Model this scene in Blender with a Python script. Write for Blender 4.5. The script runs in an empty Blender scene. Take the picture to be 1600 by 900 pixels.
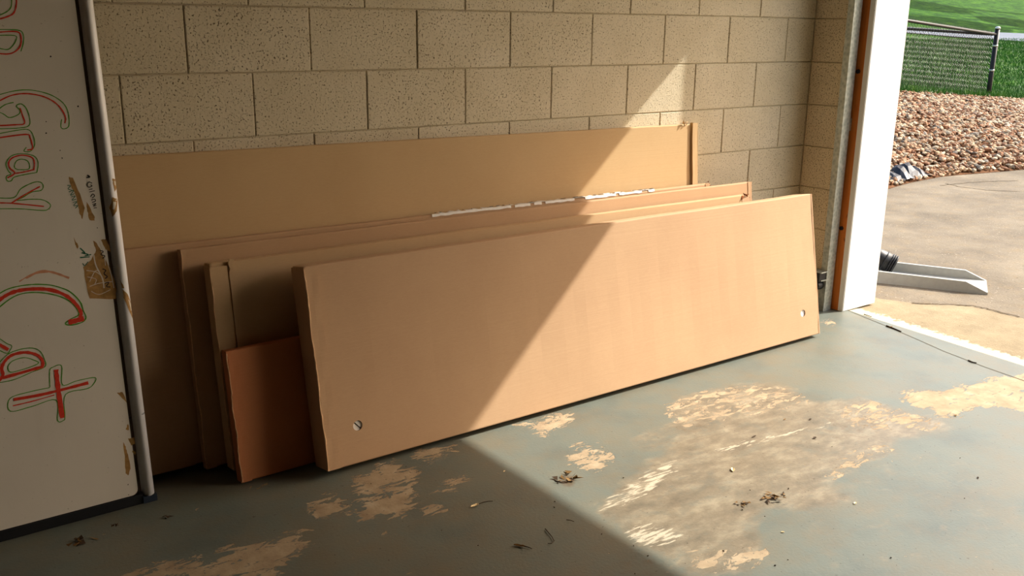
import bpy, bmesh, math, random
import numpy as np
from mathutils import Vector, Matrix
random.seed(7)
rng = np.random.default_rng(11)
S = bpy.context.scene
COL = S.collection

# ------------------------------------------------------------------ camera
CAM = np.array([-4.0128, -2.9838, 1.3744]); FPX = 1484.6
YAW, PITCH, ROLL = 0.6367, -0.27, 0.0119
FW = np.array([math.sin(YAW)*math.cos(PITCH), math.cos(YAW)*math.cos(PITCH), math.sin(PITCH)])
R0 = np.array([math.cos(YAW), -math.sin(YAW), 0.0]); U0 = np.cross(R0, FW)
RT = math.cos(ROLL)*R0 + math.sin(ROLL)*U0; UP = -math.sin(ROLL)*R0 + math.cos(ROLL)*U0
cam = bpy.data.objects.new('camera', bpy.data.cameras.new('camera')); COL.objects.link(cam)
cam.data.sensor_width = 36; cam.data.lens = FPX/1600*36; cam.data.clip_end = 400; cam.data.clip_start = .05
cam.matrix_world = Matrix(((RT[0], UP[0], -FW[0], CAM[0]), (RT[1], UP[1], -FW[1], CAM[1]), (RT[2], UP[2], -FW[2], CAM[2]), (0, 0, 0, 1)))
S.camera = cam

# ------------------------------------------------------------------ light
SUN = Vector((-1, .296, -.857)).normalized()          # direction the sunlight travels
w = bpy.data.worlds.new('sky'); S.world = w; w.use_nodes = True
wn = w.node_tree.nodes; bg = wn['Background']
sky = wn.new('ShaderNodeTexSky'); sky.sky_type = 'NISHITA'; sky.sun_disc = False
sky.sun_elevation = math.asin(-SUN.z); sky.sun_rotation = math.atan2(-SUN.x, -SUN.y)
sky.air_density = 1.0; sky.dust_density = 2.5; sky.ozone_density = .6
wm = wn.new('ShaderNodeMix'); wm.data_type = 'RGBA'; wm.blend_type = 'MULTIPLY'; wm.inputs[0].default_value = 1; wm.inputs[7].default_value = (1, .89, .76, 1)   # hazy, warm sky
w.node_tree.links.new(sky.outputs[0], wm.inputs[6]); w.node_tree.links.new(wm.outputs[2], bg.inputs[0]); bg.inputs[1].default_value = .37
sl = bpy.data.lights.new('sun_offscreen', 'SUN'); sl.energy = 5.6; sl.angle = math.radians(.6); sl.color = (1, .96, .885)
so = bpy.data.objects.new('sun_offscreen', sl); COL.objects.link(so); so.rotation_euler = SUN.to_track_quat('-Z', 'Y').to_euler()
so.location = (6, -4, 8)
S.view_settings.view_transform = 'Standard'; S.view_settings.look = 'None'
S.view_settings.exposure = .60; S.view_settings.gamma = 1.0; S.view_settings.use_curve_mapping = False

# ------------------------------------------------------------------ helpers
def ray(u, v): return FW + (u-800)/FPX*RT - (v-450)/FPX*UP
def px(u, v, ax, val):
    d = ray(u, v); return CAM + d*((val-CAM[ax])/d[ax])
def pxplane(u, v, o, n):
    d = ray(u, v); o = np.asarray(o, float); n = np.asarray(n, float)
    return CAM + d*(((o-CAM) @ n)/(d @ n))
def link(o, parent=None):
    COL.objects.link(o)
    if parent: o.parent = parent
    return o
def tag(o, label=None, cat=None, group=None, kind=None):
    if label: o['label'] = label
    if cat: o['category'] = cat
    if group: o['group'] = group
    if kind: o['kind'] = kind
    return o
def empty(name, loc, label=None, cat=None, group=None):
    o = bpy.data.objects.new(name, None); o.location = loc; o.empty_display_size = .05; link(o)
    return tag(o, label, cat, group)
def wloc(o):
    v = Vector((0, 0, 0))
    while o: v += o.location; o = o.parent
    return v
def build(name, verts, faces, m, parent=None, smooth=False, origin=None):
    """verts in world coordinates; object origin at parent or `origin`"""
    base = wloc(parent) if parent else Vector((0, 0, 0))
    og = Vector(origin) if origin is not None else base
    V = np.asarray(verts, float).reshape(-1, 3) - np.array(og)
    me = bpy.data.meshes.new(name); me.from_pydata(V.tolist(), [], [list(map(int, f)) for f in faces]); me.update()
    me.materials.append(m)
    if smooth: me.polygons.foreach_set('use_smooth', [True]*len(me.polygons))
    o = bpy.data.objects.new(name, me); o.location = og - base; link(o, parent)
    return o
class MB:
    def __init__(s): s.v = []; s.f = []
    def add(s, V, F):
        n = len(s.v); s.v += [tuple(map(float, q)) for q in V]; s.f += [tuple(n+i for i in f) for f in F]; return s
    def box(s, a, b):
        (x0, y0, z0), (x1, y1, z1) = a, b
        return s.add([(x0,y0,z0),(x1,y0,z0),(x1,y1,z0),(x0,y1,z0),(x0,y0,z1),(x1,y0,z1),(x1,y1,z1),(x0,y1,z1)],
                     [(0,3,2,1),(4,5,6,7),(0,1,5,4),(1,2,6,5),(2,3,7,6),(3,0,4,7)])
    def bbox(s, a, b, r):
        bm = bmesh.new(); bmesh.ops.create_cube(bm, size=1)
        for v in bm.verts: v.co = Vector([(a[i]+b[i])/2 + v.co[i]*(b[i]-a[i]) for i in range(3)])
        bmesh.ops.bevel(bm, geom=bm.edges[:], offset=r, segments=2, affect='EDGES', profile=.5)
        bm.verts.index_update(); s.add([v.co[:] for v in bm.verts], [[v.index for v in f.verts] for f in bm.faces]); bm.free(); return s
    def tube(s, pts, r, n=8, caps=True):
        pts = [Vector(q) for q in pts]; rr = r if hasattr(r, '__len__') else [r]*len(pts)
        base = len(s.v); prev = None
        for i, q in enumerate(pts):
            t = (pts[min(i+1, len(pts)-1)] - pts[max(i-1, 0)]).normalized()
            if prev is None: a = t.orthogonal().normalized()
            else: a = (prev - t*prev.dot(t)); a = a.normalized() if a.length > 1e-6 else t.orthogonal().normalized()
            prev = a; b = t.cross(a)
            for k in range(n):
                an = 2*math.pi*k/n; s.v.append(tuple(q + (a*math.cos(an)+b*math.sin(an))*rr[i]))
        for i in range(len(pts)-1):
            for k in range(n):
                k2 = (k+1) % n; s.f.append((base+i*n+k, base+i*n+k2, base+(i+1)*n+k2, base+(i+1)*n+k))
        if caps: s.f.append(tuple(base+k for k in range(n))[::-1]); s.f.append(tuple(base+(len(pts)-1)*n+k for k in range(n)))
        return s
    def build(s, name, m, parent=None, smooth=False, origin=None): return build(name, s.v, s.f, m, parent, smooth, origin)

# ---- materials
def lin(r, g, b):
    f = lambda c: (c/255/12.92 if c/255 <= .04045 else ((c/255+.055)/1.055)**2.4)
    return (f(r), f(g), f(b), 1)
class NT:
    def __init__(s, name, rough=.7, spec=.3):
        s.m = bpy.data.materials.new(name); s.m.use_nodes = True; s.t = s.m.node_tree; s.n = s.t.nodes
        s.b = s.n['Principled BSDF']; s.b.inputs['Roughness'].default_value = rough; s.b.inputs['Specular IOR Level'].default_value = spec
        g = s.n.new('ShaderNodeNewGeometry'); s.pos = g.outputs['Position']
    def L(s, a, b): s.t.links.new(a, b)
    def setin(s, i, v):
        if hasattr(v, 'is_linked'): s.L(v, i)
        else: i.default_value = v
    def mapping(s, scale=(1,1,1), rot=(0,0,0), src=None):
        n = s.n.new('ShaderNodeMapping'); n.inputs['Scale'].default_value = scale; n.inputs['Rotation'].default_value = rot
        s.L(src or s.pos, n.inputs['Vector']); return n.outputs[0]
    def noise(s, scale, detail=3, rough=.55, vec=None, dist=0):
        n = s.n.new('ShaderNodeTexNoise'); n.inputs['Scale'].default_value = scale; n.inputs['Detail'].default_value = detail
        n.inputs['Roughness'].default_value = rough; n.inputs['Distortion'].default_value = dist
        s.L(vec or s.pos, n.inputs['Vector']); return n.outputs['Fac']
    def voro(s, scale, vec=None, feature='F1', out='Distance'):
        n = s.n.new('ShaderNodeTexVoronoi'); n.inputs['Scale'].default_value = scale; n.feature = feature
        s.L(vec or s.pos, n.inputs['Vector']); return n.outputs[out]
    def ramp(s, fac, stops):
        n = s.n.new('ShaderNodeValToRGB'); e = n.color_ramp.elements
        while len(e) < len(stops): e.new(.5)
        for k, (p, c) in enumerate(stops):
            e[k].position = p; e[k].color = c if hasattr(c, '__len__') else (c, c, c, 1)
        s.L(fac, n.inputs[0]); return n.outputs[0]
    def mix(s, fac, a, b, mode='MIX'):
        n = s.n.new('ShaderNodeMix'); n.data_type = 'RGBA'; n.blend_type = mode
        s.setin(n.inputs[0], fac); s.setin(n.inputs[6], a); s.setin(n.inputs[7], b); return n.outputs[2]
    def math(s, op, a, b=0.0, clamp=False):
        n = s.n.new('ShaderNodeMath'); n.operation = op; n.use_clamp = clamp
        s.setin(n.inputs[0], a); s.setin(n.inputs[1], b); return n.outputs[0]
    def attr(s, name):
        n = s.n.new('ShaderNodeAttribute'); n.attribute_name = name; return n.outputs['Fac']
    def objrand(s):
        return s.n.new('ShaderNodeObjectInfo').outputs['Random']
    def color(s, c): s.setin(s.b.inputs['Base Color'], c); return s
    def rough(s, c): s.setin(s.b.inputs['Roughness'], c); return s
    def bump(s, h, dist=.002, strength=1.0):
        n = s.n.new('ShaderNodeBump'); n.inputs['Distance'].default_value = dist; n.inputs['Strength'].default_value = strength
        s.L(h, n.inputs['Height']); s.L(n.outputs[0], s.b.inputs['Normal']); return s

def simple(name, c, rough=.6, spec=.3, var=.12, scale=40, bump=0, metal=0):
    t = NT(name, rough, spec); d = tuple(x*(1-var) for x in c[:3])+(1,); l = tuple(min(1, x*(1+var)) for x in c[:3])+(1,)
    n = t.noise(scale, 4); t.color(t.ramp(n, [(.3, d), (.7, l)])); t.b.inputs['Metallic'].default_value = metal
    if bump: t.bump(n, bump)
    return t.m

M = {}
# painted concrete block
t = NT('painted_block', .85, .2)
pores = t.ramp(t.noise(170, 3, .6), [(.31, 0), (.43, 1)])
big = t.ramp(t.noise(38, 2), [(.28, 0), (.34, 1)])
base = t.ramp(t.noise(5, 4), [(.3, lin(208, 196, 168)), (.7, lin(221, 210, 185))])
base = t.mix(t.math('MULTIPLY', t.objrand(), .35), base, lin(204, 191, 160))
c = t.mix(pores, lin(94, 76, 52), base); t.color(c)
t.bump(t.math('ADD', pores, t.math('MULTIPLY', t.noise(90, 4), .8)), .0022); M['block'] = t.m
t = NT('mortar_joint', .95, .1); t.color(t.ramp(t.noise(30, 4), [(.3, lin(208, 196, 168)), (.7, lin(221, 210, 185))])); t.bump(t.noise(200, 4), .002); M['mortar'] = t.m

# cartons
def kraft(name, a, b):
    t = NT(name, .72, .25)
    fib = t.noise(1, 4, .6, t.mapping((60, 60, 420))); blot = t.noise(3, 5); spk = t.ramp(t.noise(600, 2), [(.26, 0), (.33, 1)])
    c = t.ramp(t.math('ADD', t.math('MULTIPLY', blot, .6), t.math('MULTIPLY', fib, .4)), [(.3, a), (.7, b)])
    c = t.mix(t.math('MULTIPLY', t.math('SUBTRACT', 1.0, spk), .35), c, lin(120, 86, 56))
    t.color(c); t.bump(t.noise(1, 3, .5, t.mapping((2, 90, 150))), .0006, .6); return t.m
M['kraft1'] = kraft('kraft_pale', lin(190, 158, 114), lin(200, 169, 125))
M['kraft2'] = kraft('kraft_mid', lin(177, 142, 106), lin(188, 154, 118))
M['kraft3'] = kraft('kraft_light', lin(186, 154, 114), lin(197, 165, 125))
M['kraft4'] = kraft('kraft_pinkish', lin(184, 149, 115), lin(196, 162, 126))
M['kraft5'] = kraft('kraft_reddish', lin(192, 122, 80), lin(202, 133, 90))
M['litrim'] = simple('lit_card_edge', lin(226, 188, 146), .8, .2, .12, 90)  # crushed card edges catching light, the brightness put in as paler colour
M['torn'] = simple('torn_cardboard_core', lin(120, 68, 34), .9, .1, .3, 200, .002)
M['tapewhite'] = simple('torn_white_tape', lin(226, 222, 214), .5, .3, .06, 80)
M['tapedark'] = simple('dark_tape_print', lin(58, 50, 44), .6, .2)
M['foam'] = simple('white_plug', lin(232, 228, 222), .6, .2, .04)

# whiteboard
t = NT('whiteboard_enamel', .42, .35)
c = t.ramp(t.noise(3, 5), [(.3, lin(214, 208, 196)), (.7, lin(224, 218, 206))])
c = t.mix(t.ramp(t.noise(1, 4, .6, t.mapping((14, 14, 3))), [(.55, 0), (.8, .35)]), c, lin(204, 196, 184))
c = t.mix(t.ramp(t.noise(130, 2), [(.22, .7), (.28, 0)]), c, lin(120, 104, 88)); t.color(c); M['board'] = t.m
M['alu'] = simple('white_frame_rail', lin(236, 235, 238), .35, .5, .05, 8)
M['gasket'] = simple('brown_gap', lin(92, 76, 62), .8, .2)
M['blackplastic'] = simple('black_plastic', lin(26, 28, 32), .45, .4)
M['fenceblack'] = simple('black_vinyl_coating', lin(14, 16, 18), .5, .25)
M['bluecap'] = simple('dark_blue_cap', lin(34, 46, 62), .5, .4)
M['red'] = simple('red_marker', lin(208, 62, 44), .6, .2, .15, 120)
M['green'] = simple('green_marker', lin(78, 146, 48), .6, .2, .2, 120)
M['darkgreen'] = simple('dark_green_marker', lin(38, 104, 78), .6, .2)
M['black'] = simple('black_marker', lin(34, 30, 28), .6, .2)
M['orange'] = simple('orange_smear', lin(206, 148, 116), .6, .2, .15, 90)
M['residue'] = simple('brown_adhesive', lin(160, 122, 70), .7, .3, .3, 60, .001)
M['paper'] = simple('paper_scrap', lin(204, 196, 180), .7, .2)
M['greytape'] = simple('grey_tape', lin(140, 142, 146), .4, .4)

# metals, timber, paint
t = NT('galvanised_steel', .42, .5); t.b.inputs['Metallic'].default_value = .75
t.color(t.ramp(t.voro(60), [(.1, lin(150, 158, 154)), (.8, lin(188, 194, 188))])); M['galv'] = t.m
t = NT('stained_timber', .7, .25)
g = t.noise(1, 5, .6, t.mapping((60, 60, 3)), .6); knots = t.ramp(t.noise(1, 2, .5, t.mapping((22, 22, 9))), [(.26, 1), (.31, 0)])
t.color(t.mix(t.math('MULTIPLY', knots, .75), t.ramp(g, [(.3, lin(176, 98, 38)), (.7, lin(206, 128, 58))]), lin(92, 44, 18))); t.bump(g, .001); M['timber'] = t.m
t = NT('white_door_paint', .45, .4)
c = t.ramp(t.noise(4, 4), [(.3, lin(226, 228, 226)), (.7, lin(236, 237, 234))]); t.color(t.mix(t.ramp(t.noise(60, 3), [(.24, .6), (.29, 0)]), c, lin(150, 140, 126))); M['white'] = t.m
M['darkwall'] = simple('unseen_dark_wall', lin(84, 62, 42), .8, .2, .2, 6)  # unseen walls; dark brown made up to cut bounce onto the cartons
M['plaster'] = simple('ceiling_board', lin(150, 128, 100), .9, .1, .1, 6)

# ground
t = NT('worn_painted_floor', .5, .4)
n1 = t.noise(26, 6, .62); n2 = t.noise(3.2, 5, .6); n3 = t.noise(110, 3, .6)
paint = t.ramp(n2, [(.3, lin(87, 95, 90)), (.5, lin(100, 107, 99)), (.7, lin(109, 109, 96))])
paint = t.mix(t.ramp(t.noise(5, 6, .72), [(.44, 0), (.7, .6)]), paint, lin(112, 101, 80))
bare = t.ramp(t.noise(14, 6, .65), [(.3, lin(140, 121, 96)), (.55, lin(162, 144, 116)), (.75, lin(176, 162, 137))])
dust = t.ramp(t.noise(1, 6, .7, t.mapping((8, 15, 9), (0, 0, .35))), [(.3, lin(92, 83, 68)), (.5, lin(124, 112, 92)), (.7, lin(158, 147, 124))])
def ragged(a, amp, lo, hi, nn): return t.ramp(t.math('ADD', a, t.math('MULTIPLY', t.math('SUBTRACT', nn, .5), amp)), [(lo, 0), (hi, 1)])
dm = ragged(t.attr('dust'), 1.9, .25, .72, t.math('ADD', t.math('MULTIPLY', t.noise(8, 6, .7, t.mapping((1, 1.8, 1), (0, 0, .35)), .5), .7), t.math('MULTIPLY', n1, .3)))
c = t.mix(t.math('MULTIPLY', dm, .8), paint, dust)
nr = t.noise(1, 6, .68, t.mapping((13, 30, 20), (0, 0, .30)), 1.0)
nz_ = t.math('SUBTRACT', t.math('ADD', t.math('MULTIPLY', nr, .85), t.math('MULTIPLY', n3, .15)), .5)
gate = t.ramp(t.attr('bare'), [(.01, 0), (.18, 1)])
bmk = t.ramp(t.math('ADD', t.attr('bare'), t.math('MULTIPLY', t.math('MULTIPLY', nz_, 4.6), gate)), [(.44, 0), (.50, 1)])
flecks = t.ramp(t.noise(34, 4, .75), [(.67, 0), (.71, .7)])
bmk = t.math('MAXIMUM', bmk, flecks)
c = t.mix(bmk, c, bare)
sm = ragged(t.attr('stain'), .9, .4, .75, n1); c = t.mix(t.math('MULTIPLY', sm, .75), c, lin(92, 70, 46))
wm = ragged(t.attr('chalk'), 1.6, .5, .62, t.noise(1, 4, .6, t.mapping((16, 90, 16), (0, 0, .3)))); c = t.mix(t.math('MULTIPLY', wm, .8), c, lin(196, 186, 164))
c = t.mix(t.ramp(t.noise(75, 2, .6), [(.27, .75), (.31, 0)]), c, lin(58, 46, 34))
t.color(c); t.rough(t.ramp(bmk, [(0, .46), (1, .85)]))
t.bump(t.math('ADD', t.math('MULTIPLY', bmk, -.6), t.math('MULTIPLY', n3, .5)), .0012); M['floor'] = t.m

t = NT('apron_concrete', .9, .2)
n1 = t.noise(30, 6, .65)
c = t.ramp(t.noise(6, 6, .7), [(.3, lin(126, 112, 88)), (.7, lin(150, 136, 108))]); c = t.mix(t.ramp(n1, [(.55, 0), (.75, .5)]), c, lin(166, 152, 124))
pm = t.ramp(t.math('ADD', t.attr('band'), t.math('MULTIPLY', t.math('SUBTRACT', n1, .5), 1.6)), [(.48, 0), (.58, 1)])
c = t.mix(t.math('MULTIPLY', pm, .85), c, lin(196, 188, 164))
c = t.mix(t.ramp(t.noise(80, 2), [(.25, .8), (.29, 0)]), c, lin(84, 66, 42)); t.color(c); t.bump(t.noise(120, 4), .003); M['apron'] = t.m
t = NT('weathered_asphalt', .95, .15)
c = t.ramp(t.noise(1.6, 6, .65), [(.3, lin(96, 88, 76)), (.5, lin(114, 105, 91)), (.7, lin(132, 122, 105))])
c = t.mix(t.ramp(t.noise(9, 5, .7), [(.5, 0), (.75, .5)]), c, lin(132, 114, 86))
c = t.mix(t.ramp(t.noise(70, 3), [(.66, 0), (.7, .8)]), c, lin(170, 160, 140)); c = t.mix(t.ramp(t.noise(50, 3), [(.3, .6), (.36, 0)]), c, lin(62, 56, 46))
t.color(c); t.bump(t.noise(90, 4), .004); M['asphalt'] = t.m
t = NT('lawn_soil', .95, .1); t.color(t.ramp(t.noise(2.2, 6, .7), [(.35, lin(18, 54, 4)), (.5, lin(38, 82, 8)), (.68, lin(76, 116, 16))])); t.bump(t.noise(30, 5), .04); M['lawn'] = t.m
t = NT('grass_blade', .6, .3); t.color(t.ramp(t.noise(1.7, 5, .7), [(.3, lin(30, 74, 8)), (.55, lin(52, 102, 13)), (.75, lin(90, 132, 24))])); M['blade'] = t.m
t = NT('road_asphalt', .85, .2); t.color(t.ramp(t.noise(3, 4), [(.3, lin(92, 100, 112)), (.7, lin(106, 113, 124))])); M['road'] = t.m
t = NT('bed_soil', .95, .1); t.color(t.ramp(t.noise(18, 5), [(.3, lin(74, 48, 30)), (.7, lin(112, 78, 52))])); M['soil'] = t.m
def stone_mat(name, a): return simple(name, a, .8, .25, .22, 14)
M['stones'] = [stone_mat('river_stone_%d' % i, c) for i, c in enumerate([lin(158, 124, 94), lin(136, 94, 64), lin(174, 148, 118), lin(112, 76, 52), lin(148, 132, 110), lin(184, 168, 144), lin(116, 108, 98)])]
M['fabric'] = simple('weed_fabric', lin(24, 30, 42), .5, .35, .3, 30)
M['splash'] = simple('splash_block_grey', lin(160, 160, 154), .7, .3, .06, 40, .001)
M['leafpale'] = simple('dry_leaf_pale', lin(226, 206, 160), .7, .2, .15)
M['leafbrown'] = simple('dry_leaf_brown', lin(120, 92, 54), .8, .2, .25)
M['twig'] = simple('dry_twig', lin(62, 46, 30), .8, .2, .25)
M['bark'] = simple('tree_bark', lin(96, 78, 60), .9, .1, .25, 12, .01)
M['leaf'] = simple('tree_leaf', lin(78, 128, 44), .6, .3, .3, 3)
M['crackfill'] = simple('dirt_in_crack', lin(66, 52, 32), .95, .1, .3, 60)
M['seam'] = simple('floor_seam', lin(88, 84, 72), .9, .1)

# ------------------------------------------------------------------ the garage shell
BL, BH = .4064, .2032
XW, YN, ZC = -7.3152, -7.2, 14*BH            # far left wall, wall behind, ceiling
HEAD = 2.298; OPEN0, OPEN1 = -.283, -3.0     # door opening along y
def block_mesh(name, wdt, hgt, dep):
    mb = MB(); g = .0016; b = .0026
    x0, x1, z0, z1 = g, wdt-g, g, hgt-g
    mb.add([(x0,dep,z0),(x1,dep,z0),(x1,dep,z1),(x0,dep,z1),(x0,b,z0),(x1,b,z0),(x1,b,z1),(x0,b,z1),
            (x0+b,0,z0+b),(x1-b,0,z0+b),(x1-b,0,z1-b),(x0+b,0,z1-b)],
           [(0,4,5,1)[::-1],(1,5,6,2)[::-1],(2,6,7,3)[::-1],(3,7,4,0)[::-1],(4,8,9,5)[::-1],(5,9,10,6)[::-1],(6,10,11,7)[::-1],(7,11,8,4)[::-1],(8,11,10,9)[::-1]])
    me = bpy.data.meshes.new(name); me.from_pydata(mb.v, [], mb.f); me.update(); me.materials.append(M['block']); return me
wb_ = MB().box((XW, .007, 0), (.2, .2, ZC)).build('wall_back', M['mortar']); tag(wb_, 'cream painted concrete block wall behind the cartons', 'wall', kind='structure')
full = block_mesh('block', BL, BH, .012); half = block_mesh('half_block', BL/2, BH, .012)
for i in range(14):
    x = 0.0; k = 0
    while x > XW + .01:
        hf = (i % 2 == 0 and k == 0); wd = BL/2 if hf else BL
        o = bpy.data.objects.new('block', half if hf else full)
        o.location = (x-wd, random.uniform(-.0012, .0004), i*BH); o.rotation_euler = (random.uniform(-.002, .002), 0, random.uniform(-.0012, .0012)); link(o, wb_)
        x -= wd; k += 1
wr = MB().box((.007, -.198, 0), (.2, .007, ZC)).box((.007, OPEN1, HEAD+.02), (.2, -.198, ZC)).box((.007, YN, 0), (.2, OPEN1, ZC)).build('wall_right', M['mortar'])
tag(wr, 'block return wall and header around the open garage doorway', 'wall', kind='structure')
for i in range(14):                       # return wall: half blocks turning the corner
    o = bpy.data.objects.new('block', half); o.location = (random.uniform(-.001, .001), 0, i*BH); o.rotation_euler = (0, 0, -math.pi/2); o.scale = (.97, 1, 1); link(o, wr)
# doorway lining
lr = empty('door_1', (.2, OPEN0, 0)); tag(lr, 'white painted lining of the open garage doorway', 'door frame', kind='structure')
MB().bbox((.062, OPEN0, 0), (.335, -.255, HEAD), .003).build('jamb_board', M['white'], lr)
MB().box((.0595, OPEN0+.002, 0), (.0625, -.254, HEAD)).build('jamb_edge', M['white'], lr)
MB().box((.0596, -.255, 0), (.30, -.199, HEAD)).build('timber_buck', M['timber'], lr)
MB().bbox((.06, OPEN1, HEAD), (.335, OPEN0, HEAD+.03), .003).build('head_board', M['white'], lr)
MB().bbox((.06, OPEN1-.03, 0), (.335, OPEN1, HEAD+.03), .003).build('jamb_board', M['white'], lr)
MB().box((.20, -.15, 0), (.30, .2, ZC)).build('exterior_corner_trim', M['white'], lr)
for z in (.42, 1.18):
    MB().tube([(.061, -.228, z), (.052, -.228, z)], .011, 6).build('bolt', M['blackplastic'], lr)
MB().box((XW-.2, YN, 0), (XW, .2, ZC)).build('wall_left', M['darkwall']); tag(bpy.data.objects['wall_left'], kind='structure')
tag(MB().box((XW, YN-.2, 0), (.2, YN, ZC)).build('wall_front', M['darkwall']), kind='structure')
tag(MB().box((XW-.2, YN-.2, ZC), (.33, .2, ZC+.15)).build('ceiling', M['plaster']), kind='structure')

# ---- floor with worn patches
def thr(y): return .135 + .10*(y+.0)          # door threshold line x(y)
fx = np.concatenate([np.linspace(XW, -4.5, 8)[:-1], np.arange(-4.5, -.35, .0125), np.linspace(-.35, 1, 46)])
fy = np.concatenate([np.linspace(YN, -2.7, 10)[:-1], np.arange(-2.7, 0.001, .0125)])
ix, iy = len(fx), len(fy)
GX, GY = np.meshgrid(fx, fy)
tt = np.clip((GX+.35)/1.35, 0, 1); GXw = np.where(GX > -.35, -.35 + tt*(thr(GY)+.35), GX)
P2 = np.stack([GXw.ravel(), GY.ravel()], 1)
def fl(u, v): q = px(u, v, 2, 0.0); return q[:2]
def inpoly(P, poly):
    ins = np.zeros(len(P), bool); n = len(poly)
    for i in range(n):
        (x0, y0), (x1, y1) = poly[i], poly[i-1]
        if abs(y1-y0) < 1e-9: continue
        c = ((y0 > P[:, 1]) != (y1 > P[:, 1])) & (P[:, 0] < (x1-x0)*(P[:, 1]-y0)/(y1-y0)+x0); ins ^= c
    return ins
def field(polys, blur):
    a = np.zeros(len(P2))
    for wt, pl in polys: a = np.maximum(a, inpoly(P2, [fl(*q) for q in pl])*wt)
    a = a.reshape(iy, ix)
    for _ in range(blur):
        a[1:-1, 1:-1] = (a[1:-1, 1:-1]*2 + a[:-2, 1:-1] + a[2:, 1:-1] + a[1:-1, :-2] + a[1:-1, 2:])/6
    return a.ravel()
bare = [(1, [(553,800),(560,783),(600,775),(625,760),(642,770),(650,785),(645,797),(625,808),(605,805),(590,797),(577,815),(555,808)]),
 (1, [(543,748),(565,745),(585,735),(607,718),(620,717),(615,730),(630,732),(650,735),(652,752),(640,757),(630,745),(622,752),(600,760),(585,770),(557,780),(553,770),(565,755)]),
 (1, [(643,712),(665,702),(700,697),(714,699),(700,709),(680,717),(660,716)]), (1, [(663,731),(683,724),(682,732)]),
 (1, [(670,771),(700,755),(730,745),(737,752),(715,761),(690,769)]), (1, [(478,797),(505,785),(537,785),(530,795),(510,804),(495,809)]),
 (1, [(468,790),(500,777),(523,767),(521,776),(500,786)]), (1, [(655,804),(675,790),(697,786),(690,798),(670,807)]), (1, [(598,836),(615,829),(624,837),(612,844)]),
 (.9, [(200,890),(280,875),(300,870),(330,882),(360,862),(400,850),(480,828),(487,845),(450,870),(420,905),(200,905)]),
 (1, [(394,771),(405,756),(422,765)]), (.9, [(310,797),(318,789),(328,794),(318,801)]), (.9, [(345,862),(356,850),(366,858),(352,869)]),
 (1, [(788,671),(850,655),(880,644),(898,649),(870,666),(850,682),(830,676),(845,665)]), (.72, [(888,716),(905,693),(940,698),(957,720),(930,738),(900,732)]),
 (1, [(1408,618),(1420,611),(1455,613),(1490,606),(1530,599),(1560,591),(1610,585),(1610,642),(1590,642),(1575,632),(1560,637),(1545,631),(1530,635),(1510,641),(1490,652),(1465,651),(1460,640),(1440,635),(1420,631)]),
 (.46, [(1038,632),(1090,612),(1160,604),(1230,606),(1265,625),(1220,640),(1150,650),(1080,668),(1045,655)]),
 (.48, [(1290,640),(1360,622),(1400,640),(1480,664),(1440,672),(1340,668)]), (.45, [(1280,735),(1340,705),(1400,690),(1390,705),(1330,735),(1300,752)]),
 (.48, [(1060,870),(1150,850),(1198,856),(1190,880),(1110,895)]), (.9, [(1285,503),(1300,497),(1303,506),(1290,510)])]
dust = [(.75, [(930,800),(985,735),(1070,690),(1040,640),(1060,618),(1150,600),(1230,600),(1270,630),(1350,618),(1410,640),(1490,660),(1480,672),(1400,690),(1380,712),(1330,725),(1290,745),(1330,780),(1290,792),(1200,797),(1175,830),(1205,860),(1180,892),(1080,905),(1000,850)]),
 (.5, [(980,690),(1040,660),(1130,650),(1100,690),(1000,715)]), (.2, [(1250,740),(1420,700),(1600,720),(1600,900),(1300,900),(1220,830)])]
stain = [(.8, [(868,752),(878,740),(895,742),(906,754),(892,762),(876,760)]), (.42, [(960,870),(1020,850),(1060,905),(960,905)]), (.4, [(1280,640),(1390,660),(1380,690),(1290,690)]),
 (.4, [(1010,690),(1090,650),(1130,665),(1060,700)])]
chalk = [(.6, [(965,825),(1010,815),(1070,830),(1068,848),(1010,858),(985,846)]), (.55, [(930,790),(1000,740),(1080,700),(1060,740),(990,790),(940,805)]), (.6, [(1110,700),(1330,650),(1330,656),(1120,712)])]
fo = build('floor', np.column_stack([P2, np.zeros(len(P2))]), [(j*ix+i, j*ix+i+1, (j+1)*ix+i+1, (j+1)*ix+i) for j in range(iy-1) for i in range(ix-1)], M['floor'])
for nm, dat, bl in (('bare', bare, 9), ('dust', dust, 14), ('stain', stain, 4), ('chalk', chalk, 5)):
    at = fo.data.attributes.new(nm, 'FLOAT', 'POINT'); at.data.foreach_set('value', field(dat, bl).astype(np.float32))
tag(fo, 'grey green painted concrete garage floor with worn bare patches', 'floor', kind='structure')
def ribbon(pts, wd, z):
    mb = MB(); P = [np.array(fl(*q)) for q in pts]; V = []
    for i, q in enumerate(P):
        d = P[min(i+1, len(P)-1)]-P[max(i-1, 0)]; d = np.array((-d[1], d[0]))/np.linalg.norm(d)*wd/2; V += [(*(q-d), z), (*(q+d), z)]
    return mb.add(V, [(2*i, 2*i+1, 2*i+3, 2*i+2) for i in range(len(P)-1)])
ribbon([(1322,484), (1386,510), (1430,529), (1475,549), (1540,574), (1600,595), (1640,612)], .005, .0008).build('control_joint', M['seam'], fo)

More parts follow.
